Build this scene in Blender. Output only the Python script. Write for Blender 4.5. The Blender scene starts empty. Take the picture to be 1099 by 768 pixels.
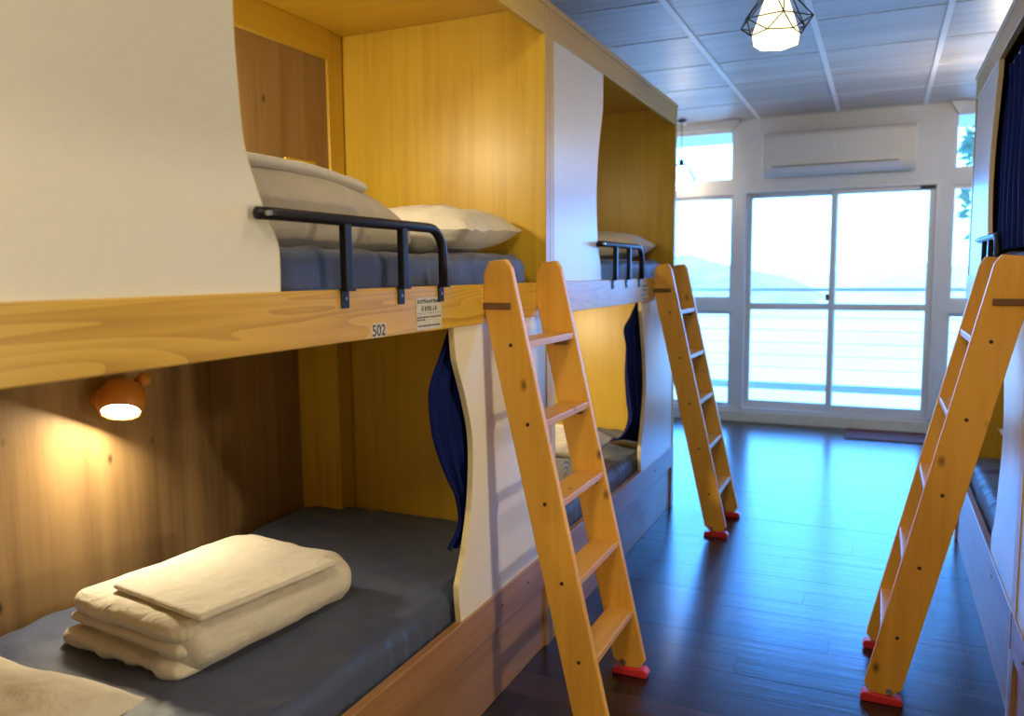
import bpy, math, random
from mathutils import Vector, Matrix, noise
random.seed(7)
S = bpy.context.scene
COL = S.collection

# ------------------------------------------------------------------ camera
F_PX, PITCH, YAW, ROLL = 863.74, .10534, .4297, -.00952
fw = Vector((-math.sin(YAW)*math.cos(PITCH), math.cos(YAW)*math.cos(PITCH), -math.sin(PITCH)))
ri = Vector((math.cos(YAW), math.sin(YAW), 0)); up0 = ri.cross(fw)
cr, sr = math.cos(ROLL), math.sin(ROLL)
rt = ri*cr + up0*sr; up = up0*cr - ri*sr
cd = bpy.data.cameras.new('camera'); cam = bpy.data.objects.new('camera', cd); COL.objects.link(cam)
cd.sensor_width = 36; cd.lens = F_PX/1099*36; cd.clip_start = .05; cd.clip_end = 6000
m = Matrix((rt, up, -fw)).transposed().to_4x4(); m.translation = (0, 0, 1.5); cam.matrix_world = m
cd.dof.use_dof = True; cd.dof.focus_distance = 2.5; cd.dof.aperture_fstop = 2.6
S.camera = cam

# ------------------------------------------------------------------ world, exposure
SKY = (.075, .33, 1.0); SKY_STRENGTH = 21.0
w = bpy.data.worlds.new('world'); S.world = w; w.use_nodes = True
bg = w.node_tree.nodes['Background']; bg.inputs[0].default_value = (*SKY, 1); bg.inputs[1].default_value = SKY_STRENGTH
vs = S.view_settings; vs.view_transform = 'Standard'; vs.look = 'None'; vs.gamma = 1; vs.exposure = 0.0; vs.use_curve_mapping = False
LAMP_COL = (1.0, .84, .53); LAMP_STRENGTH = 275.0; PENDANT_STRENGTH = 60.0; CEILING_LED = 45.0

# ------------------------------------------------------------------ materials
class NT:
    def __init__(s, name):
        s.m = bpy.data.materials.new(name); s.m.use_nodes = True; s.t = s.m.node_tree; s.t.nodes.clear()
        s.out = s.n('ShaderNodeOutputMaterial')
    def n(s, typ, **kw):
        nd = s.t.nodes.new(typ)
        for k, v in kw.items():
            if k.startswith('i_'):
                key = k[2:]; key = int(key) if key.isdigit() else key.replace('_', ' ')
                nd.inputs[key].default_value = v
            else: setattr(nd, k, v)
        return nd
    def l(s, a, b): s.t.links.new(a, b)
    def ramp(s, fac, stops):
        r = s.n('ShaderNodeValToRGB'); e = r.color_ramp.elements
        while len(e) < len(stops): e.new(.5)
        for el, (p, c) in zip(e, stops): el.position = p; el.color = (*c, 1)
        s.l(fac, r.inputs[0]); return r.outputs[0]
    def bsdf(s, **kw):
        b = s.n('ShaderNodeBsdfPrincipled', **kw); s.l(b.outputs[0], s.out.inputs[0]); return b

def plain(name, c, rough=.5, metal=0, noise_amt=.06, scale=30, bump=0, spec=.5):
    t = NT(name); b = t.bsdf(i_Roughness=rough, i_Metallic=metal); b.inputs['Specular IOR Level'].default_value = spec
    tc = t.n('ShaderNodeTexCoord'); nz = t.n('ShaderNodeTexNoise', i_Scale=scale, i_Detail=4.0)
    t.l(tc.outputs['Object'], nz.inputs['Vector'])
    lo = tuple(x*(1-noise_amt) for x in c); hi = tuple(min(1, x*(1+noise_amt)) for x in c)
    t.l(t.ramp(nz.outputs[0], [(.3, lo), (.7, hi)]), b.inputs['Base Color'])
    if bump:
        bp = t.n('ShaderNodeBump', i_Strength=bump, i_Distance=.01); t.l(nz.outputs[0], bp.inputs['Height']); t.l(bp.outputs[0], b.inputs['Normal'])
    return t.m

def wood(name, cols, axis, grain=1.0, rough=.4, rings=.0, knots=0, bump=.15, spec=.5, vary=0, tint=None):
    """cols dark->light, grain runs along axis (0,1,2)"""
    t = NT(name); b = t.bsdf(i_Roughness=rough); b.inputs['Specular IOR Level'].default_value = spec
    if tint: b.inputs['Specular Tint'].default_value = (*tint, 1)
    tc = t.n('ShaderNodeTexCoord'); src = tc.outputs['Object']
    info = t.n('ShaderNodeObjectInfo')
    off = t.n('ShaderNodeVectorMath', operation='SCALE'); off.inputs[0].default_value = (7.3, 5.1, 9.7)
    t.l(info.outputs['Random'], off.inputs['Scale'])
    ad = t.n('ShaderNodeVectorMath', operation='ADD'); t.l(src, ad.inputs[0]); t.l(off.outputs[0], ad.inputs[1]); src = ad.outputs[0]
    sc = [26*grain]*3; sc[axis] = 1.3*grain
    mp = t.n('ShaderNodeMapping'); mp.inputs['Scale'].default_value = sc; t.l(src, mp.inputs[0])
    n1 = t.n('ShaderNodeTexNoise', i_Scale=1.0, i_Detail=6.0, i_Roughness=.62, i_Distortion=.35); t.l(mp.outputs[0], n1.inputs['Vector'])
    fac = n1.outputs[0]
    sc2 = [8.0 if rings > .2 else 4.2]*3; sc2[axis] = .5 if rings > .2 else .55
    mp2 = t.n('ShaderNodeMapping'); mp2.inputs['Scale'].default_value = sc2; t.l(src, mp2.inputs[0])
    n2 = t.n('ShaderNodeTexNoise', i_Scale=1.0, i_Detail=2.0, i_Distortion=.6); t.l(mp2.outputs[0], n2.inputs['Vector'])
    if rings:
        mu = t.n('ShaderNodeMath', operation='MULTIPLY', i_1=13.0); t.l(n2.outputs[0], mu.inputs[0])
        fr = t.n('ShaderNodeMath', operation='FRACT'); t.l(mu.outputs[0], fr.inputs[0])
        mx = t.n('ShaderNodeMix'); mx.inputs[0].default_value = rings; t.l(fac, mx.inputs[2]); t.l(fr.outputs[0], mx.inputs[3]); fac = mx.outputs[0]
    else:
        mx = t.n('ShaderNodeMix'); mx.inputs[0].default_value = .45; t.l(fac, mx.inputs[2]); t.l(n2.outputs[0], mx.inputs[3]); fac = mx.outputs[0]
    n = len(cols); col = t.ramp(fac, [(.28+.44*i/(n-1), c) for i, c in enumerate(cols)])
    if knots:
        sk = [8.0]*3; sk[axis] = 4.5
        mk = t.n('ShaderNodeMapping'); mk.inputs['Scale'].default_value = sk; t.l(src, mk.inputs[0])
        vo = t.n('ShaderNodeTexVoronoi', i_Scale=1.0); t.l(mk.outputs[0], vo.inputs['Vector'])
        kf = t.ramp(vo.outputs['Distance'], [(.05*knots, (1, 1, 1)), (.20*knots, (0, 0, 0))])
        mk2 = t.n('ShaderNodeMix', data_type='RGBA'); t.l(kf, mk2.inputs[0]); t.l(col, mk2.inputs[6])
        mk2.inputs[7].default_value = (*[x*.33 for x in cols[0]], 1); col = mk2.outputs[2]
    if vary:
        hs = t.n('ShaderNodeHueSaturation'); mr = t.n('ShaderNodeMapRange', i_3=1-vary, i_4=1+vary)
        t.l(info.outputs['Random'], mr.inputs[0]); t.l(mr.outputs[0], hs.inputs['Value']); t.l(col, hs.inputs['Color']); col = hs.outputs[0]
    t.l(col, b.inputs['Base Color'])
    bp = t.n('ShaderNodeBump', i_Strength=bump, i_Distance=.002); t.l(n1.outputs[0], bp.inputs['Height']); t.l(bp.outputs[0], b.inputs['Normal'])
    return t.m

def fabric(name, c, rough=.85, weave=900, wrinkle=.3, wscale=7, sheen=.15, spec=.2):
    t = NT(name); b = t.bsdf(i_Roughness=rough); b.inputs['Specular IOR Level'].default_value = spec
    b.inputs['Sheen Weight'].default_value = sheen
    tc = t.n('ShaderNodeTexCoord')
    nz = t.n('ShaderNodeTexNoise', i_Scale=wscale, i_Detail=5.0, i_Distortion=1.2); t.l(tc.outputs['Object'], nz.inputs['Vector'])
    t.l(t.ramp(nz.outputs[0], [(.25, tuple(x*.92 for x in c)), (.75, tuple(min(1, x*1.06) for x in c))]), b.inputs['Base Color'])
    bp = t.n('ShaderNodeBump', i_Strength=wrinkle, i_Distance=.02); t.l(nz.outputs[0], bp.inputs['Height']); t.l(bp.outputs[0], b.inputs['Normal'])
    return t.m

def emit(name, c, s):
    t = NT(name); e = t.n('ShaderNodeEmission'); e.inputs[0].default_value = (*c, 1); e.inputs[1].default_value = s
    t.l(e.outputs[0], t.out.inputs[0]); return t.m

def glass(name):
    t = NT(name); tr = t.n('ShaderNodeBsdfTransparent'); tr.inputs[0].default_value = (.96, .985, .98, 1)
    gl = t.n('ShaderNodeBsdfGlossy', i_Roughness=.02); lw = t.n('ShaderNodeFresnel', i_IOR=1.25)
    mx = t.n('ShaderNodeMixShader'); t.l(lw.outputs[0], mx.inputs[0]); t.l(tr.outputs[0], mx.inputs[1]); t.l(gl.outputs[0], mx.inputs[2])
    t.l(mx.outputs[0], t.out.inputs[0]); return t.m

BEECH = [(.50, .30, .028), (.63, .41, .042), (.70, .47, .055)]
M = {}
for ax, nm in enumerate('xyz'):
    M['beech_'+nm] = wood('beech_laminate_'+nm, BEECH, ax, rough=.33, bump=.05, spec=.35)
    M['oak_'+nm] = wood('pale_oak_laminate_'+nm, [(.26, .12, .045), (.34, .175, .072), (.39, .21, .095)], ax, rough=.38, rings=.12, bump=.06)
M['beam'] = wood('cathedral_grain_beech', [(.46, .25, .030), (.62, .37, .055), (.70, .44, .08)], 1, rough=.33, rings=.3, bump=.04)
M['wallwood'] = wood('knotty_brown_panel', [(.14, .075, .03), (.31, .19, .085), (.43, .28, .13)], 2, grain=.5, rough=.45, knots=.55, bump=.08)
M['pine'] = wood('knotty_pine', [(.60, .265, .035), (.78, .41, .06), (.86, .50, .09)], 2, grain=.7, rough=.42, knots=.6, bump=.05)
M['pine_y'] = wood('pine_tread', [(.54, .24, .05), (.68, .35, .08), (.76, .43, .11)], 1, grain=.7, rough=.38, knots=.5, bump=.05)
M['cleat'] = plain('dark_brown_wood', (.17, .085, .035), .5)
M['white'] = plain('cream_white_laminate', (.77, .735, .66), .30, noise_amt=.015, scale=60)
M['cream_edge'] = plain('cream_edge_band', (.78, .66, .40), .4)
M['wall'] = plain('white_painted_wall', (.74, .73, .72), .6, noise_amt=.03, scale=8)
M['frame'] = plain('white_coated_aluminium', (.74, .73, .74), .35, noise_amt=.02)
M['sill'] = plain('cream_base_trim', (.76, .71, .60), .5)
M['tilebar'] = plain('white_ceiling_bar', (.80, .80, .82), .4)
M['tile'] = wood('whitewashed_ceiling_tile', [(.27, .235, .225), (.47, .435, .42), (.60, .575, .565)], 0, grain=.6, rough=.40, bump=.1, vary=.04)
M['plank'] = wood('dark_walnut_plank', [(.018, .009, .009), (.036, .019, .019), (.058, .031, .031)], 0, grain=.8, rough=.24, bump=.45, spec=.46, vary=.45, tint=(.66, .80, 1.0))
M['subfloor'] = plain('dark_floor_joint', (.02, .013, .011), .5)
M['sheet'] = fabric('slate_blue_sheet', (.046, .066, .145), wrinkle=.35, wscale=5, rough=.55, spec=.4)
M['linen'] = fabric('cream_linen', (.68, .63, .57), wrinkle=.6, wscale=9)
M['linen2'] = fabric('pale_cream_linen', (.69, .65, .60), wrinkle=.5, wscale=11)
M['grey_linen'] = fabric('warm_grey_linen', (.47, .415, .335), wrinkle=.3, wscale=9)
M['curtain'] = fabric('navy_curtain', (.003, .010, .095), wrinkle=.15, sheen=.0, spec=.12)
M['black'] = plain('black_powder_coat', (.008, .008, .014), .42, spec=.3)
M['steel'] = plain('steel_screw', (.55, .55, .55), .3, metal=1)
M['darkscrew'] = plain('dark_screw', (.05, .03, .02), .4)
M['red'] = plain('red_rubber', (.62, .03, .035), .45)
M['paper'] = plain('sticker_paper', (.58, .54, .43), .5)
M['ink'] = plain('black_ink', (.015, .015, .015), .6)
M['orange'] = plain('orange_lamp_shell', (.60, .235, .04), .42)
M['lampglow'] = emit('lamp_diffuser', LAMP_COL, LAMP_STRENGTH)
M['lampglow_strong'] = emit('lamp_diffuser_bright', LAMP_COL, LAMP_STRENGTH*1.25)
M['lampglow_max'] = emit('lamp_diffuser_brightest', LAMP_COL, LAMP_STRENGTH*2.1)
M['lampglow_soft'] = emit('lamp_diffuser_soft', LAMP_COL, LAMP_STRENGTH*.5)
M['shadesoft'] = emit('glowing_shade_cloth', (1.0, .84, .46), 2.6)
M['shadeglow_far_dim'] = emit('far_left_pendant_shade_lit', (1.0, .84, .64), 18.0)
M['shadeglow_far'] = emit('far_fill_pendant_shade', (1.0, .84, .64), 66.0)
M['shadeglow'] = emit('pendant_shade_lit', (1.0, .84, .64), PENDANT_STRENGTH)
M['led'] = emit('warm_led_cover', (1.0, .84, .52), CEILING_LED)
M['led_fill'] = emit('warm_fill_light_cover', (1.0, .84, .52), CEILING_LED*.25)
M['glass'] = glass('window_glass')
M['acwhite'] = plain('air_conditioner_plastic', (.78, .73, .66), .3, noise_amt=.01)
M['aclouver'] = plain('air_conditioner_louver', (.72, .72, .75), .3, noise_amt=.01)
M['mat'] = plain('brown_coir_mat', (.13, .035, .022), .95, noise_amt=.3, scale=200)
M['rail_ext'] = plain('painted_balcony_rail', (.44, .36, .28), .5)
M['concrete'] = plain('balcony_concrete', (.50, .50, .48), .8)
M['sea'] = plain('sea_water', (.62, .24, .12), .6, noise_amt=.12, scale=.02)
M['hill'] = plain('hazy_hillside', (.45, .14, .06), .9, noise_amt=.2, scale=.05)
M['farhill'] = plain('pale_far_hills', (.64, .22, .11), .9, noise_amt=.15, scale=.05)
M['rock'] = plain('pale_breakwater', (.42, .18, .10), .9, noise_amt=.2, scale=.1)
M['leaf'] = plain('leaf', (.10, .12, .05), .6)

# ------------------------------------------------------------------ mesh helpers
class B:
    def __init__(s): s.v = []; s.f = []
    def add(s, vs, fs):
        o = len(s.v); s.v += [tuple(v) for v in vs]; s.f += [tuple(i+o for i in f) for f in fs]; return s
    def box(s, x0, x1, y0, y1, z0, z1):
        x0, x1 = sorted((x0, x1)); y0, y1 = sorted((y0, y1)); z0, z1 = sorted((z0, z1))
        return s.add([(x, y, z) for x in (x0, x1) for y in (y0, y1) for z in (z0, z1)],
                     [(0, 1, 3, 2), (4, 6, 7, 5), (0, 4, 5, 1), (2, 3, 7, 6), (0, 2, 6, 4), (1, 5, 7, 3)])
    def prism(s, pts, a, b, axis):
        """polygon in the two other axes (in order), extruded a..b along axis"""
        def mk(p, t):
            q = list(p); q.insert(axis, t); return q
        n = len(pts)
        return s.add([mk(p, a) for p in pts]+[mk(p, b) for p in pts],
                     [tuple(range(n))[::-1], tuple(range(n, 2*n))]+[(i, (i+1) % n, n+(i+1) % n, n+i) for i in range(n)])
    def tube(s, pts, r, n=8, cap=True):
        pts = [Vector(p) for p in pts]; rings = []; prev = None
        for i, p in enumerate(pts):
            d = (pts[min(i+1, len(pts)-1)]-pts[max(i-1, 0)]).normalized()
            a = prev if prev is not None else (Vector((0, 0, 1)) if abs(d.z) < .9 else Vector((1, 0, 0)))
            u_ = (a-d*a.dot(d)).normalized(); w_ = d.cross(u_); prev = u_
            rings.append([p+u_*(r*math.cos(2*math.pi*k/n))+w_*(r*math.sin(2*math.pi*k/n)) for k in range(n)])
        vs = [v for q in rings for v in q]; fs = []
        for i in range(len(pts)-1):
            for k in range(n): fs.append((i*n+k, i*n+(k+1) % n, (i+1)*n+(k+1) % n, (i+1)*n+k))
        if cap: fs += [tuple(range(n))[::-1], tuple(range((len(pts)-1)*n, len(pts)*n))]
        return s.add(vs, fs)
    def lathe(s, prof, n=24, mat=Matrix()):
        vs = []; fs = []
        for r, z in prof:
            for k in range(n): vs.append(mat @ Vector((r*math.cos(2*math.pi*k/n), r*math.sin(2*math.pi*k/n), z)))
        for i in range(len(prof)-1):
            for k in range(n): fs.append((i*n+k, i*n+(k+1) % n, (i+1)*n+(k+1) % n, (i+1)*n+k))
        return s.add(vs, fs)
    def grid(s, fn, nu, nv):
        return s.add([fn(i/nu, j/nv) for i in range(nu+1) for j in range(nv+1)],
                     [(i*(nv+1)+j, (i+1)*(nv+1)+j, (i+1)*(nv+1)+j+1, i*(nv+1)+j+1) for i in range(nu) for j in range(nv)])

def worldloc(o):
    p = Vector(o.location)
    while o.parent: o = o.parent; p += Vector(o.location)
    return p
def obj(name, b, mat, parent=None, bevel=0, smooth=False, sub=0, solid=0):
    vs = [Vector(v) for v in b.v]
    lo = Vector([min(v[i] for v in vs) for i in range(3)]); hi = Vector([max(v[i] for v in vs) for i in range(3)])
    c = (lo+hi)/2
    if parent is None: c.z = lo.z
    me = bpy.data.meshes.new(name); me.from_pydata([v-c for v in vs], [], b.f); me.update()
    import bmesh
    bm = bmesh.new(); bm.from_mesh(me); bmesh.ops.recalc_face_normals(bm, faces=bm.faces); bm.to_mesh(me); bm.free()
    if smooth:
        for p in me.polygons: p.use_smooth = True
    o = bpy.data.objects.new(name, me); COL.objects.link(o); me.materials.append(M[mat] if isinstance(mat, str) else mat)
    if parent is not None: o.parent = parent; o.location = c-worldloc(parent)
    else: o.location = c
    if bevel:
        q = o.modifiers.new('bevel', 'BEVEL'); q.width = bevel; q.segments = 2; q.limit_method = 'ANGLE'
    if solid:
        q = o.modifiers.new('solid', 'SOLIDIFY'); q.thickness = solid; q.offset = 0
    if sub:
        q = o.modifiers.new('sub', 'SUBSURF'); q.levels = sub; q.render_levels = sub
    return o
def tag(o, label=None, cat=None, group=None, kind=None):
    if label: o['label'] = label
    if cat: o['category'] = cat
    if group: o['group'] = group
    if kind: o['kind'] = kind
    return o
def empty(name, loc, label=None, cat=None, group=None, kind=None):
    o = bpy.data.objects.new(name, None); COL.objects.link(o); o.location = loc; o.empty_display_size = .05
    return tag(o, label, cat, group, kind)
def box(name, dims, mat, parent=None, bevel=.002): return obj(name, B().box(*dims), mat, parent, bevel)
def struct(name, b, mat, label=None, bevel=0): return tag(obj(name, b, mat, None, bevel), label, None, None, 'structure')
def catmull(p, n=6):
    out = []
    for i in range(len(p)-1):
        a, b_, c, d = p[max(i-1, 0)], p[i], p[i+1], p[min(i+2, len(p)-1)]
        for k in range(n):
            t = k/n
            out.append(tuple(.5*((2*b_[j])+(-a[j]+c[j])*t+(2*a[j]-5*b_[j]+4*c[j]-d[j])*t*t+(-a[j]+3*b_[j]-3*c[j]+d[j])*t**3) for j in range(len(p[0]))))
    out.append(tuple(p[-1])); return out
def softbox(c, size, r, n, disp=None, rot=0):
    """rounded box on a subdivided cube; disp(point, normal) -> offset along the normal"""
    b = B(); c = Vector(c); h = Vector(size)/2; idx = {}
    def vert(p):
        key = tuple(round(q, 5) for q in p)
        if key in idx: return idx[key]
        inner = Vector([max(-(h[i]-r[i]), min(h[i]-r[i], p[i])) for i in range(3)])
        d = Vector([(p[i]-inner[i])/r[i] if r[i] > 0 else 0 for i in range(3)])
        ln = d.length
        q = inner+Vector([d[i]/ln*r[i] for i in range(3)]) if ln > 1e-6 else Vector(p)
        nn = Vector([d[i]/ln/r[i] for i in range(3)]).normalized() if ln > 1e-6 else Vector((0, 0, 1))
        if disp: q = q+nn*disp(q, nn)
        q = Matrix.Rotation(rot, 3, 'Z') @ q
        b.v.append(tuple(q+c)); idx[key] = len(b.v)-1; return idx[key]
    def ticks(i):
        # denser near rounded rims
        k = n[i]; t = [-h[i]+2*h[i]*j/k for j in range(k+1)]
        for e in (.25, .5, .75, 1.0):
            t += [h[i]-r[i]*e, -(h[i]-r[i]*e)]
        t = sorted(set(round(x, 5) for x in t)); return t
    T = [ticks(0), ticks(1), ticks(2)]
    for ax in range(3):
        u_, v_ = [i for i in range(3) if i != ax]
        for sgn in (-1, 1):
            for i in range(len(T[u_])-1):
                for j in range(len(T[v_])-1):
                    q = []
                    for (a, bb) in ((i, j), (i+1, j), (i+1, j+1), (i, j+1)):
                        p = [0, 0, 0]; p[ax] = sgn*h[ax]; p[u_] = T[u_][a]; p[v_] = T[v_][bb]; q.append(vert(p))
                    if len(set(q)) >= 3: b.f.append(tuple(dict.fromkeys(q)))
    return b
def nz(p, s, seed=0): return noise.noise(Vector(p)*s+Vector((seed*3.7, seed*1.3, seed*5.9)))
def pillow(c, size, rot=(0, 0, 0), seed=0, amp=.012):
    b = B(); R = Matrix.Rotation(rot[2], 3, 'Z') @ Matrix.Rotation(rot[1], 3, 'Y') @ Matrix.Rotation(rot[0], 3, 'X'); c = Vector(c)
    a, d, t = size[0]/2, size[1]/2, size[2]
    N = 26
    for sg in (1, -1):
        def fn(u_, v_):
            u_ = u_*2-1; v_ = v_*2-1
            e = max(0, (1-abs(u_)**3.2))*max(0, (1-abs(v_)**3.2))
            x = u_*a*(1-.07*(1-v_*v_)*abs(u_)**2); y = v_*d*(1-.09*(1-u_*u_)*abs(v_)**2)
            hgt = t*(e**.5)*(.5 if sg > 0 else -.5)
            q = Vector((x, y, hgt)); w_ = e**.3
            q.z += amp*w_*(nz((x, y, sg), 9, seed)+.6*nz((x*1.0, y*2.2, sg), 17, seed))
            rim = (1-e)**3
            q.z += .012*rim*nz((x*1, y*1, 0), 14, seed+2)
            return R @ q+c
        b.grid(fn, N, N)
    return b

# ================================================================== room shell
XL, XR, YB, YW, ZC = -2.36, 1.60, -1.3, 8.20, 2.95
struct('wall_left', B().box(XL-.1, XL, YB, YW+.2, 0, ZC), 'wall', 'white painted side wall behind the left bunks')
struct('wall_right', B().box(XR, XR+.1, YB, YW+.2, 0, ZC), 'wall', 'white painted side wall behind the right bunks')
struct('wall_back', B().box(XL-.1, XR+.1, YB-.1, YB, 0, ZC), 'wall', 'white painted wall behind the viewpoint')
wf = B()
DX0, DX1 = -1.262, .45      # sliding door opening
LX, RX = -1.345, .535       # inner edges of the side windows
ws = (YW, YW+.16)
wf.box(LX, RX, *ws, 2.285, ZC)
wf.box(LX, DX0, *ws, 0, 2.285); wf.box(DX1, RX, *ws, 0, 2.285)
for a, b_ in ((XL, LX), (RX, XR)):
    wf.box(a, b_, *ws, 2.238, 2.362); wf.box(a, b_, *ws, 1.105, 1.205); wf.box(a, b_, *ws, 0, .14); wf.box(a, b_, *ws, 2.88, ZC)
wf.box(DX0, DX1, *ws, 0, .10)
struct('wall_window', wf, 'wall', 'white end wall with windows around the balcony door')
struct('baseboard_window', B().box(XL, XR, YW-.03, YW, 0, .105), 'sill', 'cream base trim under the balcony windows', .004)

# floor with separate planks
floor = struct('floor', B().box(XL-.1, XR+.1, YB-.1, YW+.2, -.12, -.006), 'subfloor', 'dark brown wood plank floor')
PW, PL = .152, 1.22; me_cache = {}
row = 0; y = YB
while y < YW-.03:
    x0, x1 = (-1.24, .49) if .5 < y+PW < 5.0 else (XL, XR)
    x = x0-(.37*row % 1.0)*PL
    while x < x1:
        a, b_ = max(x, x0), min(x+PL, x1)
        if b_-a > .03:
            L = round(b_-a-.0015, 4); W_ = round(min(PW, YW-.03-y)-.0014, 4)
            if (L, W_) not in me_cache:
                pb = B().box(-L/2, L/2, -W_/2, W_/2, -.006, 0)
                me = bpy.data.meshes.new('plank'); me.from_pydata(pb.v, [], pb.f); me.materials.append(M['plank']); me_cache[(L, W_)] = me
            o = bpy.data.objects.new('plank', me_cache[(L, W_)]); COL.objects.link(o); o.parent = floor
            o.location = Vector(((a+b_)/2, y+W_/2+.001, random.uniform(-.0006, 0)))-worldloc(floor)
        x += PL
    y += PW; row += 1

# ceiling with tiles and bars
ceil = struct('ceiling', B().box(XL-.1, XR+.1, YB-.1, YW+.2, ZC+.012, ZC+.12), 'wall', 'suspended ceiling of whitewashed wood-grain tiles with white bars')
GX = [-2.54+.709*i for i in range(7)]; GY = [4.46+.735*i for i in range(-8, 6)]
tm = {}
for i in range(len(GX)-1):
    for j in range(len(GY)):
        x0, x1 = max(GX[i], XL), min(GX[i+1], XR); y0 = max(GY[j], YB); y1 = min(GY[j]+.735, YW)
        if x1-x0 < .05 or y1-y0 < .05: continue
        k = (round(x1-x0-.006, 3), round(y1-y0-.006, 3))
        if k not in tm:
            h, g = k[0]/2, k[1]/2
            pb = B().add([(-h, -g, .012), (h, -g, .012), (h, g, .012), (-h, g, .012), (-h, -g, .004), (h, -g, .004), (h, g, .004), (-h, g, .004), (-h+.006, -g+.006, 0), (h-.006, -g+.006, 0), (h-.006, g-.006, 0), (-h+.006, g-.006, 0)],
                         [(0, 1, 2, 3), (8, 11, 10, 9)]+[(a, (a+1) % 4, 4+(a+1) % 4, 4+a) for a in range(4)]+[(4+a, 4+(a+1) % 4, 8+(a+1) % 4, 8+a) for a in range(4)])
            me = bpy.data.meshes.new('ceiling_tile'); me.from_pydata(pb.v, [], pb.f); me.materials.append(M['tile']); tm[k] = me
        o = bpy.data.objects.new('ceiling_tile', tm[k]); COL.objects.link(o); o.parent = ceil
        o.location = Vector(((x0+x1)/2, (y0+y1)/2, ZC))-worldloc(ceil)
for x in GX:
    if XL < x < XR: obj('ceiling_bar', B().box(x-.017, x+.017, YB, YW, ZC-.008, ZC+.006), 'tilebar', ceil)
for y in GY:
    if y > YB: obj('ceiling_cross_bar', B().box(XL, XR, y-.004, y+.004, ZC-.003, ZC+.004), 'tilebar', ceil)
for x, sx in ((LX-.03, 1), (RX+.03, -1)):
    tag(obj('trim_1' if sx > 0 else 'trim_2', B().prism([(x-.07, ZC-.01), (x+.07, ZC-.01), (x, ZC-.12)], YW-.10, YW-.001, 1), 'frame'), 'small white corner gusset under the ceiling %s the air conditioner' % ('left of' if sx > 0 else 'right of'), None, None, 'structure')

# windows and door
def window(name, x0, x1, z0, z1, label, fr=.035):
    f = B(); ya, yb = YW+.04, YW+.10
    f.box(x0, x1, ya, yb, z0, z0+fr); f.box(x0, x1, ya, yb, z1-fr, z1); f.box(x0, x0+fr, ya, yb, z0+fr, z1-fr); f.box(x1-fr, x1, ya, yb, z0+fr, z1-fr)
    o = tag(obj(name, f, 'frame'), label, None, None, 'structure')
    obj('pane', B().box(x0+fr-.004, x1-fr+.004, YW+.066, YW+.072, z0+fr-.004, z1-fr+.004), 'glass', o)
    return o
window('window_1', XL, LX, 2.362, 2.88, 'small top window left of the air conditioner')
window('window_2', XL, LX, 1.205, 2.238, 'tall fixed window left of the balcony door')
window('window_3', XL, LX, .14, 1.105, 'low fixed window left of the balcony door')
window('window_4', RX, XR, 2.362, 2.88, 'small top window right of the air conditioner')
window('window_5', RX, XR, 1.205, 2.238, 'tall fixed window right of the balcony door')
window('window_6', RX, XR, .14, 1.105, 'low fixed window right of the balcony door')
dr = empty('door_1', ((DX0+DX1)/2, YW+.08, .10), 'white framed double sliding glass balcony door', None, None, 'structure')
f = B(); f.box(DX0, DX1, YW-.012, YW+.14, 2.245, 2.285); f.box(DX0, DX0+.035, YW-.012, YW+.14, .10, 2.245); f.box(DX1-.035, DX1, YW-.012, YW+.14, .10, 2.245); f.box(DX0, DX1, YW-.012, YW+.14, .10, .135)
obj('door_frame', f, 'frame', dr, .003)
mid = -.425
for (x0, x1, ya) in ((DX0+.035, mid+.03, YW+.075), (mid-.03, DX1-.035, YW+.02)):
    f = B(); yb = ya+.045; z0, z1 = .135, 2.245
    f.box(x0, x0+.05, ya, yb, z0, z1); f.box(x1-.05, x1, ya, yb, z0, z1)
    f.box(x0+.05, x1-.05, ya, yb, z1-.045, z1); f.box(x0+.05, x1-.05, ya, yb, z0, z0+.075); f.box(x0+.05, x1-.05, ya, yb, 1.118, 1.180)
    sash = obj('sliding_sash', f, 'frame', dr, .003)
    for a, b_ in ((z0+.075, 1.118), (1.180, z1-.045)):
        obj('pane', B().box(x0+.046, x1-.046, ya+.02, ya+.026, a-.004, b_+.004), 'glass', sash)
box('latch', (mid-.055, mid-.028, YW+.002, YW+.02, 1.21, 1.27), 'black', dr)
box('door_closer', (DX1-.16, DX1-.04, YW-.03, YW-.012, 2.215, 2.24), 'black', dr)

# ------------------------------------------------------------------ outside: balcony, sea, hills
struct('balcony_floor', B().box(-6, 6, YW+.2, 9.55, -.2, -.04), 'concrete', 'pale balcony slab outside the glass door')
struct('balcony_soffit', B().box(-6, 6, YW+.17, 9.45, 2.92, 3.1), 'concrete', 'underside of the slab above the balcony')
rl = empty('balcony_railing', (0, 9.4, -.04), 'painted balcony railing with thin horizontal bars outside the door', 'railing')
obj('top_rail', B().box(-6, 6, 9.36, 9.44, 1.27, 1.305), 'rail_ext', rl)
obj('bottom_rail', B().box(-6, 6, 9.37, 9.43, .17, .25), 'rail_ext', rl)
M['bar'] = plain('white_railing_bar', (.86, .80, .70), .5)
for i in range(6): obj('bar', B().tube([(-6, 9.4, .42+.14*i), (6, 9.4, .42+.14*i)], .0045, 6), 'bar', rl)
for x in (-3.4, 2.4): obj('post', B().box(x-.03, x+.03, 9.37, 9.43, -.04, 1.27), 'rail_ext', rl)
tag(obj('sea', B().add([(-2500, 12, -14), (2500, 12, -14), (2500, 3500, -14), (-2500, 3500, -14)], [(0, 1, 2, 3)]), 'sea'), 'bright calm harbour water beyond the balcony', 'sea', None, 'structure')
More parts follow.
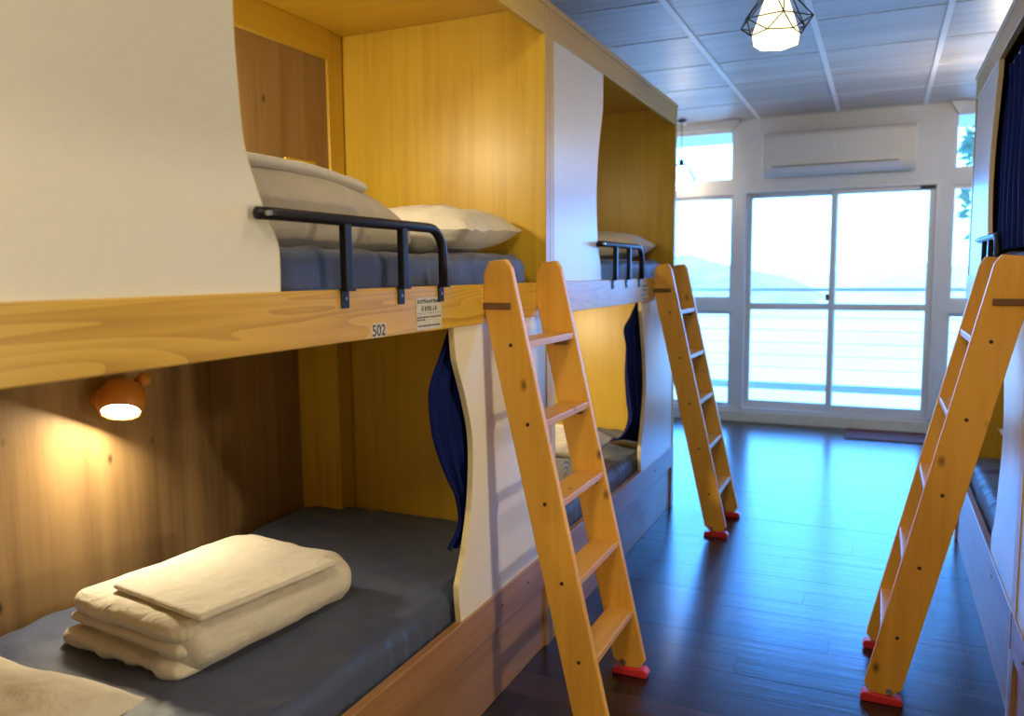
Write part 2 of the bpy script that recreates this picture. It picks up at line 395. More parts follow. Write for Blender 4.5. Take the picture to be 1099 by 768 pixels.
def hill(name, x0, x1, y, h, depth, label, mat, seed, zb=-14):
    def fn(u_, v_):
        x = x0+(x1-x0)*u_; e = max(0, math.sin(math.pi*u_))**.6; p = math.sin(math.pi*v_)
        return (x, y+depth*v_, zb-.5+h*e*p*(.8+.35*nz((u_*6, v_*3, 0), 1, seed)))
    return tag(obj(name, B().grid(fn, 40, 10), mat, None, 0, True), label, 'hill', None, 'structure')
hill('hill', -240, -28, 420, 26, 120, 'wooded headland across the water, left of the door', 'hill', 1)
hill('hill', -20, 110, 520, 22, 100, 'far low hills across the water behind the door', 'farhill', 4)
hill('breakwater', -120, -22, 330, 17, 40, 'pale rocky breakwater in front of the headland', 'rock', 2)
tr = empty('tree', (1.5, 10.6, -4), 'leafy tree top outside the right windows', 'tree')
obj('trunk', B().tube([(1.5, 10.6, -4), (1.5, 10.6, 0), (1.45, 10.65, 2.0), (1.3, 10.7, 3.0)], .06, 7), 'cleat', tr)
lb = B()
for i in range(420):
    c = Vector((max(.84, random.gauss(1.35, .4)), random.gauss(10.9, .3), random.gauss(2.75, .45)))
    a = Vector((random.uniform(-1, 1), random.uniform(-1, 1), random.uniform(-1, .4))).normalized(); q = a.cross(Vector((.3, .8, .5))).normalized()
    l_ = random.uniform(.07, .13); lb.add([c-a*l_, c+q*l_*.4, c+a*l_, c-q*l_*.4], [(0, 1, 2, 3)])
tag(obj('foliage', lb, 'leaf', tr), None, None, None, 'stuff')

# ================================================================== bunks
ZR0, ZR1 = 1.336, 1.464      # upper side rail
ZS = .392                    # lower side board top
ZF0, ZF1, ZT = 2.392, 2.485, 2.515
DEP = 1.13
def bunk(face, sd, y0, y1, label, up_edge, up_fill, lo_edge, lo_fill, rail=None, notice=None, number=None, post_hi=True):
    """sd=+1: inside runs to -X.  d = depth behind the face, negative = out into the aisle"""
    X = lambda d: face-sd*d
    bx = lambda b, d0, d1, *r: b.box(X(d0), X(d1), *r)
    t = empty('bunk_bed', (X(DEP/2), (y0+y1)/2, 0), label, 'bunk bed', 'built-in bunk beds')
    P = .045
    for a in (y0, y1-P):
        obj('end_panel', bx(B(), .0, .945, a, a+P, .0, ZT-.022), 'beech_z', t, .002)
    # back corner posts, lower and upper back panels, top back rail
    for a in (y0+P+.012, y1-P-.012-.095):
        obj('corner_post', bx(B(), .92, DEP, a, a+.095, 0, ZT-.02), 'beech_z', t, .003)
    for a in (y0+P, y1-P-.012): obj('groove_strip', bx(B(), .932, DEP, a, a+.012, 0, ZT-.022), 'beech_z', t)
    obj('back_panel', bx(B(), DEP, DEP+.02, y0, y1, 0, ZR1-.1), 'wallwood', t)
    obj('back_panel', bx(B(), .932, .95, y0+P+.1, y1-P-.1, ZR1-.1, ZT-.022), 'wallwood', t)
    obj('back_rail', bx(B(), .908, .932, y0+P+.1, y1-P-.108, 2.375, ZT-.022), 'beech_y', t, .002)
    obj('roof_panel', bx(B(), -.006, DEP+.02, y0, y1, ZT-.022, ZT), 'beech_x', t, .002)
    obj('fascia', bx(B(), .0, .024, y0+P, y1-P, ZF0, ZT-.022), 'beech_y', t, .002)
    obj('roof_brace', bx(B(), .024, .075, y1-P-.022, y1-P, ZF0+.03, ZT-.022), 'beech_x', t, .002)
    obj('upper_deck', bx(B(), .03, DEP, y0+P, y1-P, ZR0+.03, ZR0+.055), 'beech_y', t)
    obj('upper_side_rail', bx(B(), -.006, .026, y0+.004, y1-.07, ZR0, ZR1), 'beam', t, .003)
    obj('rail_end_block', bx(B(), -.003, .03, y1-.07, y1-.002, ZR0, ZR1), 'beech_y', t, .003)
    obj('lower_deck', bx(B(), .03, DEP, y0+P, y1-P, .24, .262), 'beech_y', t)
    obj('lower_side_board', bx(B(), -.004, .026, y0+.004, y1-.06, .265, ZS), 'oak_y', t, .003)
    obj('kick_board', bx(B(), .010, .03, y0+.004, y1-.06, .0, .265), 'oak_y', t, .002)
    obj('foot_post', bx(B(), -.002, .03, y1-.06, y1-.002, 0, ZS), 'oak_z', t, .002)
    for yy in (y1-.25, y1-.48, y0+.5):
        obj('screw', B().tube([(X(-.006), yy, .335), (X(.0), yy, .335)], .005, 8), 'darkscrew', t)
    # curved privacy panels
    for edge, fill, za, zb in ((up_edge, up_fill, ZR1, ZF0), (lo_edge, lo_fill, ZS, ZR0)):
        if not edge: continue
        c = catmull(edge, 5); yy = (y0+P) if fill < 0 else (y1-P)
        poly = c+[(yy, c[-1][1]), (yy, c[0][1])]
        pn = obj('privacy_panel', B().prism(poly, X(.004), X(.022), 0), 'white', t)
        eb = B(); n = len(c)
        for k in range(n-1):
            (a, b_), (p, q) = c[k], c[k+1]; e = .0012*(-fill)
            eb.add([(X(.0035), a+e, b_), (X(.0225), a+e, b_), (X(.0225), p+e, q), (X(.0035), p+e, q), (X(.0035), a-e, b_), (X(.0225), a-e, b_), (X(.0225), p-e, q), (X(.0035), p-e, q)],
                   [(0, 1, 2, 3), (4, 7, 6, 5), (0, 3, 7, 4), (1, 5, 6, 2)])
        tag(obj('edge_band', eb, 'cream_edge', pn), 'cream edge band')
    if rail:
        ra, rb, posts = rail; zt = 1.627; sg = 1 if rb > ra else -1
        pts = [(X(-.012), ra, zt), (X(-.024), ra+sg*.04, zt)]
        pts += [(X(-.024), rb-sg*.075, zt)]
        for k in range(1, 7):
            an = k/6*math.pi/2; pts.append((X(-.024), rb-sg*.075+sg*.075*math.sin(an), zt-.075+.075*math.cos(an)))
        pts.append((X(-.024), rb, ZR1-.002))
        g = obj('guard_rail', B().tube(pts, .0135, 10), 'black', t, 0, True)
        for yy in posts:
            obj('upright', B().box(X(-.014), X(-.034), yy-.013, yy+.013, ZR1-.002, zt), 'black', g, .003)
        for yy in list(posts)+[rb]:
            q = obj('bracket', B().box(X(-.007), X(-.011), yy-.004, yy+.026, ZR1-.045, ZR1+.004), 'black', g, .001)
            obj('upright_foot', B().box(X(-.011), X(-.034), yy-.013, yy+.022, ZR1-.004, ZR1+.002), 'black', g)
            obj('screw_head', B().tube([(X(-.011), yy+.011, ZR1-.022), (X(-.013), yy+.011, ZR1-.022)], .0042, 10), 'steel', g)
        obj('screw_head', B().tube([(X(-.024), ra+sg*.012, zt), (X(-.040), ra+sg*.012, zt)], .0055, 10), 'steel', g)
    if number:
        ya, yb, za, zb, txt = number
        s_ = tag(obj('number_sticker', B().box(X(-.0062), X(-.0072), ya, yb, za, zb), 'paper', t), 'white sticker printed 502')
        text(txt, s_, X(-.0074), (ya+yb)/2, (za+zb)/2, .041, sd)
    if notice:
        ya, yb, za, zb = notice
        s_ = tag(obj('notice_sticker', B().box(X(-.0062), X(-.0070), ya, yb, za, zb), 'paper', t), 'cream notice sticker with small black print')
        lb = B(); W_, Hh = yb-ya, zb-za; xx = (X(-.0070), X(-.0074)); rg = random.Random(3)
        def mark(u0, u1, v0, v1): lb.box(*xx, ya+u0*W_ if sd > 0 else yb-u0*W_, ya+u1*W_ if sd > 0 else yb-u1*W_, za+v0*Hh, za+v1*Hh)
        def glyphs(u0, u1, n, v0, v1):
            st = (u1-u0)/n
            for k in range(n):
                a = u0+st*k
                for q in range(3): c_ = a+st*rg.uniform(.05, .7); mark(c_, c_+.012, v0, v0+(v1-v0)*rg.uniform(.6, 1))
                for q in range(2): c_ = v0+(v1-v0)*rg.uniform(.1, .85); mark(a+st*.05, a+st*.85, c_, c_+.018)
        glyphs(.04, .96, 11, .83, .96); glyphs(.2, .82, 6, .58, .76)
        mark(.02, .98, .515, .525)
        def words(u0, u1, v0, h_):
            a = u0
            while a < u1:
                w_ = rg.uniform(.03, .10); mark(a, min(a+w_, u1), v0, v0+h_); a += w_+.025
        words(.02, .98, .37, .045); words(.02, .34, .29, .045); words(.05, .95, .10, .05)
        obj('printed_lines', lb, 'ink', s_)
    return t
def text(txt, parent, x, yc, zc, size, sd):
    cu = bpy.data.curves.new('t', 'FONT'); cu.body = txt; cu.align_x = 'CENTER'; cu.align_y = 'CENTER'; cu.size = size; cu.offset = size*.012; cu.extrude = .0002
    ob = bpy.data.objects.new('t', cu); COL.objects.link(ob); bpy.context.view_layer.update()
    me = bpy.data.meshes.new_from_object(ob.evaluated_get(bpy.context.evaluated_depsgraph_get())); bpy.data.objects.remove(ob)
    xs = [v.co.x for v in me.vertices]; ys = [v.co.y for v in me.vertices]; cx, cy = (min(xs)+max(xs))/2, (min(ys)+max(ys))/2
    for v in me.vertices: v.co = Vector((v.co.z*sd, (v.co.x-cx)*sd, v.co.y-cy))
    me.materials.clear(); me.materials.append(M['ink'])
    o = bpy.data.objects.new('lettering', me); COL.objects.link(o); o.parent = parent; o.location = Vector((x, yc, zc))-worldloc(parent); return o

FL, FR = -1.18, .424
YA, YM, YE = .56, 2.945, 5.052
up1 = [(1.382, ZR1), (1.383, 1.55), (1.372, 1.585), (1.345, 1.63), (1.318, 1.69), (1.29, 1.77), (1.279, 1.90), (1.275, 2.0), (1.28, 2.1), (1.30, 2.2), (1.345, 2.3), (1.37, 2.34), (1.372, ZF0)]
lo1 = [(2.173, ZS), (2.161, .50), (2.175, .54), (2.214, .623), (2.26, .773), (2.272, .961), (2.23, 1.103), (2.18, 1.21), (2.167, 1.25), (2.157, ZR0)]
up2 = [(3.586, ZR1), (3.575, 1.53), (3.535, 1.64), (3.517, 1.82), (3.529, 1.968), (3.56, 2.1), (3.60, 2.22), (3.607, 2.28), (3.607, ZF0)]
lo2 = [(4.30, ZS), (4.285, .5), (4.31, .58), (4.345, .68), (4.385, .83), (4.375, .98), (4.33, 1.15), (4.29, 1.27), (4.28, ZR0)]
up3 = [(4.17, ZR1), (4.18, 1.53), (4.235, 1.66), (4.285, 1.8), (4.29, 1.93), (4.26, 2.07), (4.18, 2.24), (4.135, 2.34), (4.125, ZF0)]
lo3 = [(3.57, ZS), (3.575, .46), (3.51, .54), (3.46, .69), (3.42, .84), (3.43, .98), (3.5, 1.15), (3.55, 1.27), (3.56, ZR0)]
up4 = [(2.45, ZR1), (2.45, 1.54), (2.5, 1.7), (2.52, 1.9), (2.5, 2.1), (2.45, 2.3), (2.45, ZF0)]
lo4 = [(2.42, ZS), (2.42, .50), (2.48, .70), (2.51, .9), (2.48, 1.1), (2.42, 1.26), (2.42, ZR0)]  # unseen lower panel, edge set to keep lamp light off the right ladder
bunk(FL, 1, YA, YM, 'nearest left beech bunk bed with number 502 and black guard rail', up1, -1, lo1, 1, (1.30, 2.05, (1.585, 1.835)), (1.925, 2.066, 1.342, 1.432), (1.706, 1.772, 1.3385, 1.374, '502'))
bunk(FL, 1, YM, YE, 'far left beech bunk bed close to the balcony windows', up2, -1, lo2, 1, (3.50, 4.18, (3.72, 3.945)), (4.24, 4.375, 1.342, 1.432))
bunk(FR, -1, YM, YE, 'right bunk bed with navy curtain drawn across its upper berth', up3, 1, lo3, -1, (4.30, 3.59, (4.06, 3.83)))
bunk(FR, -1, YA, YM, 'nearest right bunk bed, seen as a sliver at the right edge', up4, 1, lo4, 1)

# ------------------------------------------------------------------ wall lamps
def lamp(face, sd, yc, zc, label, nrm=(.36, -.42, -.83), glow='lampglow'):
    xb = face-sd*(DEP if zc < 1.4 else .932); r = .074; c = Vector((xb+sd*.105, yc, zc)); n = Vector((nrm[0]*sd, nrm[1], nrm[2])).normalized()
    t = empty('wall_lamp', (xb, yc, zc), label, 'lamp', 'round orange bunk lamps')
    Mx = n.to_track_quat('Z', 'Y').to_matrix().to_4x4(); Mx.translation = c
    op = math.radians(55)   # half angle of the mouth
    prof = [(r*math.sin(a), r*math.cos(a)) for a in [op+(math.pi-op)*k/20 for k in range(21)]]
    inner = [(x*.93, z*.93) for x, z in prof[::-1]]
    obj('shade', B().lathe(prof+inner[0:1]+inner[1:], 32, Mx), 'orange', t, 0, True)
    dz = r*math.cos(op)*.95; rr = r*math.sin(op)*.93
    obj('diffuser', B().lathe([(0, dz), (rr*.5, dz), (rr, dz-.002)], 28, Mx), glow, t, 0, True)
    obj('mount_ball', B().lathe([(.024*math.sin(math.pi*k/10), .024*math.cos(math.pi*k/10)) for k in range(11)], 16, Matrix.Translation((xb+sd*.11, yc+.084, zc+.056))), 'orange', t, 0, True)
    obj('stem', B().tube([(xb+sd*.09, yc+.02, zc+.05), (xb+sd*.09, yc+.06, zc+.062), (xb+sd*.11, yc+.084, zc+.056)], .006, 8), 'orange', t, 0, True)
    obj('wall_plate', B().lathe([(0, .0), (.03, .0), (.03, .035), (.022, .045), (0, .045)], 20, Matrix.Translation((xb, yc, zc)) @ Matrix.Rotation(sd*math.pi/2, 4, 'Y')), 'orange', t, .001)
lamp(FL, 1, 1.80, 1.105, 'lit round orange lamp on the wall of the lower berth under number 502')
lamp(FL, 1, 1.66, 2.15, 'lit round lamp hidden behind the upper white panel of bunk 502', (.35, .60, -.65), 'lampglow_strong')
lamp(FL, 1, 3.62, 1.105, 'lit round lamp in the lower berth of the far left bunk', (.30, .65, -.55), 'lampglow_max')
lamp(FL, 1, 3.30, 2.15, 'lit round lamp in the upper berth of the far left bunk', (.3, .5, -.7), 'lampglow_soft')
lamp(FR, -1, 1.80, 1.105, 'lit round lamp in the lower berth of the nearest right bunk', (.80, .12, -.32), 'lampglow_max')
lamp(FR, -1, 1.66, 2.15, 'lit round lamp in the upper berth of the nearest right bunk', (.75, .05, -.5), 'lampglow_strong')

# ------------------------------------------------------------------ mattresses
def mattress(face, sd, y0, y1, z0, z1, label, seed):
    X = lambda d: face-sd*d
    d0 = .034; d1 = 1.105 if z0 < 1 else .90
    def disp(p, n_):
        v = .006*nz(p, 3.2, seed)+.004*nz((p.x*5, p.y*14+p.x*6, p.z), 1, seed)
        side = max(0, n_.x*sd)
        v += side*((.007 if z0 < 1 else .0015)*math.sin(p.y*95+4*nz(p, 4, seed))*(.5+nz(p, 2, seed+3)))
        v += side*(.010*nz((p.x, p.y*4+p.z*9, p.z*3), 1, seed) if z0 > 1 else 0)
        ridge = 1-abs(nz((p.x*3.0+p.y*2.2, p.y*1.1-p.x*1.6, seed), 1.4)); v += .010*max(0, ridge-.86)/.14*max(0, n_.z)
        return v-.006
    b = softbox(((X(d0)+X(d1))/2, (y0+y1)/2, (z0+z1)/2), (d1-d0, y1-y0, z1-z0), (.05, .05, .05), (40, 90, 8), disp)
    return tag(obj('mattress', b, 'sheet', None, 0, True), label, 'mattress', 'mattresses in slate blue sheets')
P_ = .05
mattress(FL, 1, YA+P_, YM-P_-.005, .263, .487, 'slate blue sheeted mattress under the folded cream duvet, lower berth', 1)
mattress(FL, 1, YA+P_, 2.815, ZR0+.056, 1.567, 'slate blue mattress behind the black rail above number 502', 2)
mattress(FL, 1, YM+P_, YE-P_-.005, .263, .487, 'slate blue mattress in the lower berth of the far left bunk', 3)
mattress(FL, 1, YM+P_, YE-P_-.08, ZR0+.056, 1.567, 'slate blue mattress in the upper berth of the far left bunk', 4)
mattress(FR, -1, YA+P_, YM-P_-.005, .263, .487, 'slate blue mattress in the lower berth of the nearest right bunk', 7)
mattress(FR, -1, YA+P_, YM-P_-.005, ZR0+.056, 1.567, 'slate blue mattress in the upper berth of the nearest right bunk', 8)
mattress(FR, -1, YM+P_, YE-P_-.005, .263, .487, 'bright blue lit mattress in the lower right berth behind the ladder', 5)
mattress(FR, -1, YM+P_, YE-P_-.005, ZR0+.056, 1.567, 'mattress in the upper right berth behind the navy curtain', 6)

# ------------------------------------------------------------------ bedding
def wr(seed, a=.006, s=9, aniso=(1, 1, 1)):
    return lambda p, n_: a*(nz((p.x*aniso[0], p.y*aniso[1], p.z*aniso[2]), s, seed)+.6*nz((p.x*aniso[0], p.y*aniso[1], p.z), s*2.3, seed+1))
def duvet(c, size, rot, label, mat, seed):
    t = empty('folded_duvet', c, label, 'duvet')
    cx, cy, cz = c; sx, sy, sz = size
    R = Matrix.Rotation(rot, 3, 'Z')
    def at(x, y, z): return Vector(c)+R @ Vector((x, y, z))
    def fold(p, n_):   # layer end sags and pleats at the open -y end
        e = max(0, -p.y/(sy/2)-.55)
        return .006*nz(p, 8, seed)+.004*nz(p, 19, seed)+e*(.030*nz((p.x*13, p.z*3, 1), 1, seed+5)+.016*nz((p.x*31, p.z*9, 1), 1, seed+6))
    lay = [(.0, .25*sz, .012, .0), (.19*sz, .40*sz, .024, .03), (.36*sz, .58*sz, .010, .02), (.50*sz, 1.0*sz, .0, .0)]
    for k, (a, b_, ins, back) in enumerate(lay):
        h = b_-a; ln = sy-ins*2+(.02 if k == 0 else 0)
        lb = softbox(at(-.012 if k < 3 else 0, (-.016, .006, -.010, -.004)[k], (a+b_)/2), (sx-(.04 if k < 3 else .015), ln, h), (min(.09, sx*.2) if k == 3 else .03, .06 if k == 3 else .025, h*.498), (26, 30, 5), lambda p, n_, k=k: fold(p+Vector((k*3, k*7, 0)), n_), rot)
        obj('folded_layer', lb, mat, t, 0, True)
    of = softbox(at(sx/2-.088, .004, sz*.492), (.20, sy-.012, sz*.985), (.095, .05, sz*.47), (10, 30, 8), wr(seed+9, .005, 8), rot)
    obj('outer_fold', of, mat, t, 0, True)
    return t
duvet((-1.762, 1.735, .485), (.53, .63, .150), -.095, 'folded cream duvet on the lower mattress under the lit lamp', 'linen', 3)
# folded sheet on top
def slab(name, c, size, rot, mat, label, cat, seed, tilt=(0, 0), group=None):
    b = softbox((0, 0, 0), size, (.012, .012, size[2]*.49), (24, 24, 2), wr(seed, .0025, 11), rot)
    R = Matrix.Rotation(tilt[0], 3, 'X') @ Matrix.Rotation(tilt[1], 3, 'Y')
    b.v = [tuple(R @ Vector(v)+Vector(c)) for v in b.v]
    return tag(obj(name, b, mat, None, 0, True), label, cat, group)
slab('folded_sheet', (-1.675, 1.69, .647), (.40, .47, .02), -.16, 'linen2', 'folded pale cream sheet lying on top of the lower folded duvet', 'sheet', 8)
tag(obj('pillow', pillow((-1.80, .972, .562), (.70, .44, .15), (0, 0, .05), 4), 'linen', None, 0, True), 'cream pillow at the near end of the lower berth', 'pillow')
# upper berth of 502: tall folded duvet, folded sheet on top, pillow
t = empty('folded_duvet', (-1.72, 2.0, 1.565), 'tall folded beige duvet behind the black rail above number 502', 'duvet')
def taper(p, n_):
    e = max(0, (p.y-.02)/.40); return -.02*e+.006*nz(p, 7, 21)+.004*nz(p, 17, 22)
b = softbox((0, 0, 0), (.52, .94, .235), (.10, .14, .108), (24, 36, 12), taper)
def slump(v):
    x, y, z = v; k = (z+.125)/.25; e = max(0, (y-.02)/.45); z2 = z-k*.12*e**1.6
    return (x-1.70, y+1.96+.06*(1-k), z2+1.681)
b.v = [slump(v) for v in b.v]
obj('duvet_body', b, 'grey_linen', t, 0, True)
b = softbox((0, 0, 0), (.50, .60, .036), (.03, .03, .0175), (20, 30, 3), wr(31, .005, 8))
b.v = [(x-1.71, y+1.84, z+1.797-max(0, y+.1)**2*.20) for x, y, z in b.v]
obj('top_fold', b, 'linen', t, 0, True)
tag(obj('pillow', pillow((-1.62, 2.655, 1.655), (.70, .455, .19), (.03, .0, .0), 6, .018), 'linen', None, 0, True), 'cream pillow against the end panel of the upper berth above 502', 'pillow')
box_ = empty('wooden_ledge', (-2.07, 2.53, 1.908), 'small light wooden ledge above the beige duvet in the upper berth', 'ledge')
obj('ledge_board', B().box(-2.112, -2.04, 2.44, 2.62, 1.908, 1.924), 'beech_y', box_, .002)
obj('ledge_lip', B().box(-2.05, -2.04, 2.44, 2.62, 1.924, 1.940), 'beech_y', box_, .002)
# far left bunk bedding
tag(obj('pillow', pillow((-1.62, 4.72, 1.652), (.70, .46, .17), (.02, 0, 0), 9, .014), 'linen', None, 0, True), 'cream pillow in the upper berth of the far left bunk', 'pillow')
tag(obj('pillow', pillow((-1.58, 3.80, .60), (.66, .46, .19), (.1, 0, .1), 12, .014), 'linen', None, 0, True), 'cream pillow behind the nearest ladder in the far lower berth', 'pillow')
def roll(c, ln, r, label, mat, seed):
    b = B(); turns = 3.2; N = 90; pr = []
    for k in range(N+1):
        a = 2*math.pi*turns*k/N; q = r*(.18+.82*k/N); pr.append((q*math.cos(a), q*math.sin(a)*.8))
    def fn(u_, v_):
        p = pr[int(round(u_*N))]; w_ = 1+.05*nz((u_*5, v_*4, 0), 1, seed)
        return (c[0]+(v_-.5)*ln, c[1]+p[0]*w_, c[2]+p[1]*w_)
    b.grid(fn, N, 12)
    return tag(obj('rolled_blanket', b, mat, None, 0, True, 0, .016), label, 'blanket')
roll((-1.50, 3.34, .588), .46, .11, 'rolled grey blanket seen through the nearest ladder, far lower berth', 'grey_linen', 5)
tag(obj('pillow', pillow((.93, 4.70, .60), (.66, .42, .17), (.3, 0, .1), 14, .014), 'linen', None, 0, True), 'cream pillow in the lower right berth, only its corner showing', 'pillow')

# ------------------------------------------------------------------ curtains
def curtain(left, right, label, folds, amp, seed, rod):
    """left/right: lists of (d-world x, y, z) from top to bottom"""
    L = catmull(left, 6); R_ = catmull(right, 6); n = len(L)-1
    def fn(u_, v_):
        k = min(n, int(round(v_*n))); a, b_ = Vector(L[k]), Vector(R_[k]); p = a.lerp(b_, u_)
        s_ = math.sin(u_*folds*2*math.pi+1.5*nz((u_*3, v_*2, 0), 1, seed)+v_*1.2)
        return p+Vector((amp*s_*(.7+.5*nz((u_*2, v_*3, 1), 1, seed)), .3*amp*math.cos(u_*folds*4*math.pi+v_*3), 0))
    b = B().grid(fn, 60, n)
    t = empty('curtain', ((left[0][0]+right[0][0])/2, (left[0][1]+right[0][1])/2, min(p[2] for p in left)), label, 'curtain')
    obj('cloth', b, 'curtain', t, 0, True, 0, .003)
    obj('curtain_rod', B().tube(rod, .005, 8), 'steel', t)
    return t
x = FL-.048
curtain([(x, 2.205, 1.34), (x, 2.15, 1.26), (x, 2.09, 1.18), (x, 2.075, 1.12), (x, 2.095, 1.0), (x, 2.155, .88), (x, 2.225, .78), (x, 2.25, .70), (x, 2.23, .66), (x-.01, 2.185, .615)],
        [(x, 2.42, 1.34), (x, 2.42, 1.26), (x, 2.42, 1.18), (x, 2.42, 1.12), (x, 2.41, 1.0), (x, 2.40, .88), (x, 2.39, .78), (x, 2.38, .70), (x, 2.38, .66), (x, 2.38, .60)],
        'navy curtain gathered behind the lower white panel of bunk 502', 4, .014, 1, [(x, YA+.05, 1.347), (x, YM-.05, 1.347)])
curtain([(x, 4.36, 1.34), (x, 4.22, 1.26), (x, 4.09, 1.20), (x, 4.12, 1.10), (x, 4.12, .96), (x, 4.17, .80), (x, 4.20, .70), (x-.05, 4.22, .60), (x-.2, 4.45, .515), (x-.33, 4.62, .51)],
        [(x, 4.6, 1.34), (x, 4.6, 1.26), (x, 4.6, 1.20), (x, 4.6, 1.10), (x, 4.6, .96), (x, 4.6, .80), (x, 4.6, .70), (x, 4.6, .60), (x, 4.6, .53), (x+.01, 4.5, .51)],
        'navy curtain hanging in the lower berth of the far left bunk', 4, .022, 2, [(x, YM+.05, 1.347), (x, YE-.05, 1.347)])
x = FR+.052
curtain([(x, 3.03, 2.355), (x, 3.03, 2.2), (x, 3.03, 1.9), (x, 3.03, 1.7), (x, 3.03, 1.578)], [(x, 4.42, 2.355), (x, 4.42, 2.2), (x, 4.42, 1.9), (x, 4.42, 1.7), (x, 4.42, 1.578)],
        'navy curtain drawn across the upper right berth', 9, .020, 3, [(x, YM+.05, 2.362), (x, YE-.05, 2.362)])

# ------------------------------------------------------------------ ladders
def ladder(face, sd, ya, yb, label):
    X = lambda o: face+sd*(.006+o)
    t = empty('ladder', (X(.35), (ya+yb)/2, 0), label, 'ladder', 'pine bunk ladders')
    poly = [(0, 1.385), (0, 1.50), (.02, 1.538), (.078, 1.543), (.097, 1.515), (.425, .062), (.405, .034), (.335, .030), (.305, .058)]
    TH = .028
    orr = lambda z: .097+(1.515-z)*(.328/1.453)
    zs = (1.28, 1.025, .768, .512, .256)
    for y in (ya, yb):
        sg = -1 if y == ya else 1
        rl_ = obj('side_rail', B().prism([(X(o), z) for o, z in poly], y-TH/2, y+TH/2, 1), 'pine', t, .003)
        for z in zs:
            yy = y+sg*TH/2; o = orr(z)-.055
            obj('screw', B().tube([(X(o), yy-sg*.002, z-.012), (X(o), yy+sg*.0015, z-.012)], .0065, 10), 'darkscrew', rl_)
        obj('hook_strip', B().box(X(-.004), X(.098), y+sg*TH/2, y+sg*(TH/2+.007), 1.383, 1.405), 'cleat', rl_, .006)
        ft = obj('foot', B().prism([(X(.300), 0), (X(.432), 0), (X(.438), .018), (X(.425), .034), (X(.335), .030), (X(.305), .024)], y-.022, y+.022, 1), 'red', t, .004)
        obj('foot_bolt', B().tube([(X(.345), y-.024, .05), (X(.345), y+.024, .05)], .011, 10), 'steel', ft)
    for z in zs:
        o = orr(z)
        tr_ = obj('tread', B().box(X(o-.098), X(o-.002), ya+TH/2, yb-TH/2, z-.024, z), 'pine_y', t, .003)
        for y, sg in ((ya, 1), (yb, -1)):
            obj('cleat', B().box(X(o-.075), X(o-.020), y+sg*TH/2, y+sg*(TH/2+.02), z-.046, z-.024), 'cleat', tr_, .002)
    return t
ladder(FL, 1, 2.36, 2.80, 'nearest pine ladder hooked on bunk 502')
ladder(FL, 1, 4.52, 4.93, 'far pine ladder hooked on the left bunk by the windows')
ladder(FR, -1, 2.96, 3.39, 'pine ladder leaning on the right bunk')

# ------------------------------------------------------------------ pendants, air conditioner, mat
def pendant(x, y, z, label, a0=.3, glow='shadeglow_far'):
    t = empty('pendant_lamp', (x, y, z), label, 'lamp', 'wire cage pendant lamps')
    n = 6
    def ring(r, zz, off=0): return [Vector((x+r*math.cos(a0+off+2*math.pi*k/n), y+r*math.sin(a0+off+2*math.pi*k/n), z+zz)) for k in range(n)]
    rings = [ring(.042, .215), ring(.098, .045), ring(.092, .0)]
    b = B(); vs_ = [v for q in rings for v in q]
    b.add(vs_, [(i*n+k, i*n+(k+1) % n, (i+1)*n+(k+1) % n, (i+1)*n+k) for i in range(2) for k in range(n)])
    tag(obj('shade', b, glow if 'far' in glow else 'shadesoft', t), 'glowing faceted white shade')
    r2 = ring(.0905, .004); r3 = ring(.060, -.006)
    obj('diffuser', B().add(r2+r3, [(k, (k+1) % n, n+(k+1) % n, n+k) for k in range(n)]+[tuple(range(n, 2*n))]), glow, t)
    top, midr, bot = ring(.05, .225), ring(.155, .095, math.pi/n), ring(.104, .045)
    b = B(); W = .0028
    for k in range(n):
        k2 = (k+1) % n
        for p, q in ((top[k], top[k2]), (top[k], midr[k]), (top[k2], midr[k]), (midr[k], bot[k]), (midr[k], bot[k2]), (bot[k], bot[k2]), (midr[k], midr[k2])):
            b.tube([p, q], W, 5)
    for k in range(n): b.tube([top[k], Vector((x, y, z+.27))], W, 5)
    obj('wire_cage', b, 'black', t)
    obj('socket', B().lathe([(0, .215), (.022, .215), (.022, .275), (.008, .285), (0, .285)], 14, Matrix.Translation((x, y, z))), 'black', t)
    obj('cord', B().tube([(x, y, z+.28), (x, y, ZC-.02)], .004, 6), 'black', t)
    obj('ceiling_cup', B().lathe([(0, -.03), (.02, -.03), (.05, -.012), (.05, -.008), (0, -.008)], 18, Matrix.Translation((x, y, ZC))), 'black', t)
pendant(-.446, 3.70, 2.452, 'lit wire cage pendant lamp over the aisle', .3, 'shadeglow')
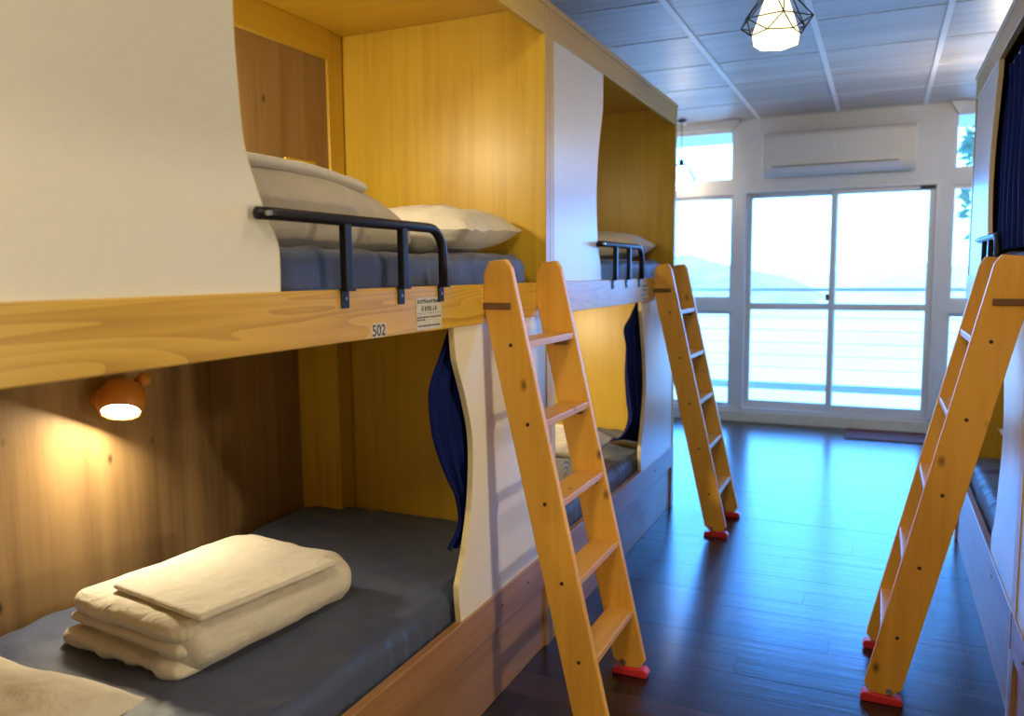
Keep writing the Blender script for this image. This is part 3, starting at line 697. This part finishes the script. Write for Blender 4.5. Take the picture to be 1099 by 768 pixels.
pendant(-1.80, 7.9, 2.29, 'lit pendant lamp hanging by the far left windows', .3, 'shadeglow_far_dim')
pendant(.74, 6.5, 2.40, 'added fill pendant by the far right windows, out of sight behind the right bunk')  # unseen pendant added to brighten the window wall

ac = empty('air_conditioner', (-.41, YW, 2.376), 'white wall-mounted air conditioner above the balcony door', 'air conditioner')
prof = [(YW-.001, 2.40), (YW-.10, 2.378), (YW-.165, 2.392), (YW-.205, 2.44), (YW-.215, 2.52), (YW-.205, 2.73), (YW-.19, 2.762), (YW-.16, 2.772), (YW-.001, 2.772)]
obj('body', B().prism(prof, -1.06, .24, 0), 'acwhite', ac, .008)
obj('louver', B().prism([(YW-.182, 2.398), (YW-.190, 2.396), (YW-.222, 2.452), (YW-.214, 2.455)], -.965, .10, 0), 'aclouver', ac, .002)
obj('louver_gap', B().box(-.97, .105, YW-.219, YW-.2135, 2.458, 2.463), 'ink', ac)
obj('round_badge', B().lathe([(0, 0), (.019, 0), (.017, .003), (0, .004)], 20, Matrix.Translation((-.43, YW-.210, 2.635)) @ Matrix.Rotation(math.pi/2, 4, 'X')), 'tilebar', ac)
dm = empty('door_mat', (.08, 7.9, 0), 'dark red-brown mat on the floor before the balcony door', 'mat')
obj('mat_body', B().box(-.25, .41, 7.66, 8.14, .0005, .012), 'mat', dm, .004)
obj('mat_border', B().box(-.256, .416, 7.654, 8.146, .0003, .007), 'mat', dm, .003)

# warm flush ceiling light behind the viewpoint; the aisle one is an added unseen fill
for ly, lb_ in ((-.35, 'round flush ceiling light over the entrance end of the aisle'), (2.0, 'added out-of-view fill light over the aisle, built as a round flush ceiling light')):
    cl = empty('ceiling_light', (-.40, ly, ZC-.07), lb_, 'lamp')
    T_ = Matrix.Translation((-.40, ly, ZC-.008))
    obj('light_rim', B().lathe([(.0, 0), (.30, 0), (.30, -.05), (.28, -.06), (.28, -.05)], 40, T_), 'tilebar', cl, 0, True)
    obj('light_cover', B().lathe([(.28, -.05), (.26, -.062), (.15, -.068), (0, -.07)], 40, T_), M['led' if ly < 0 else 'led_fill'], cl, 0, True)
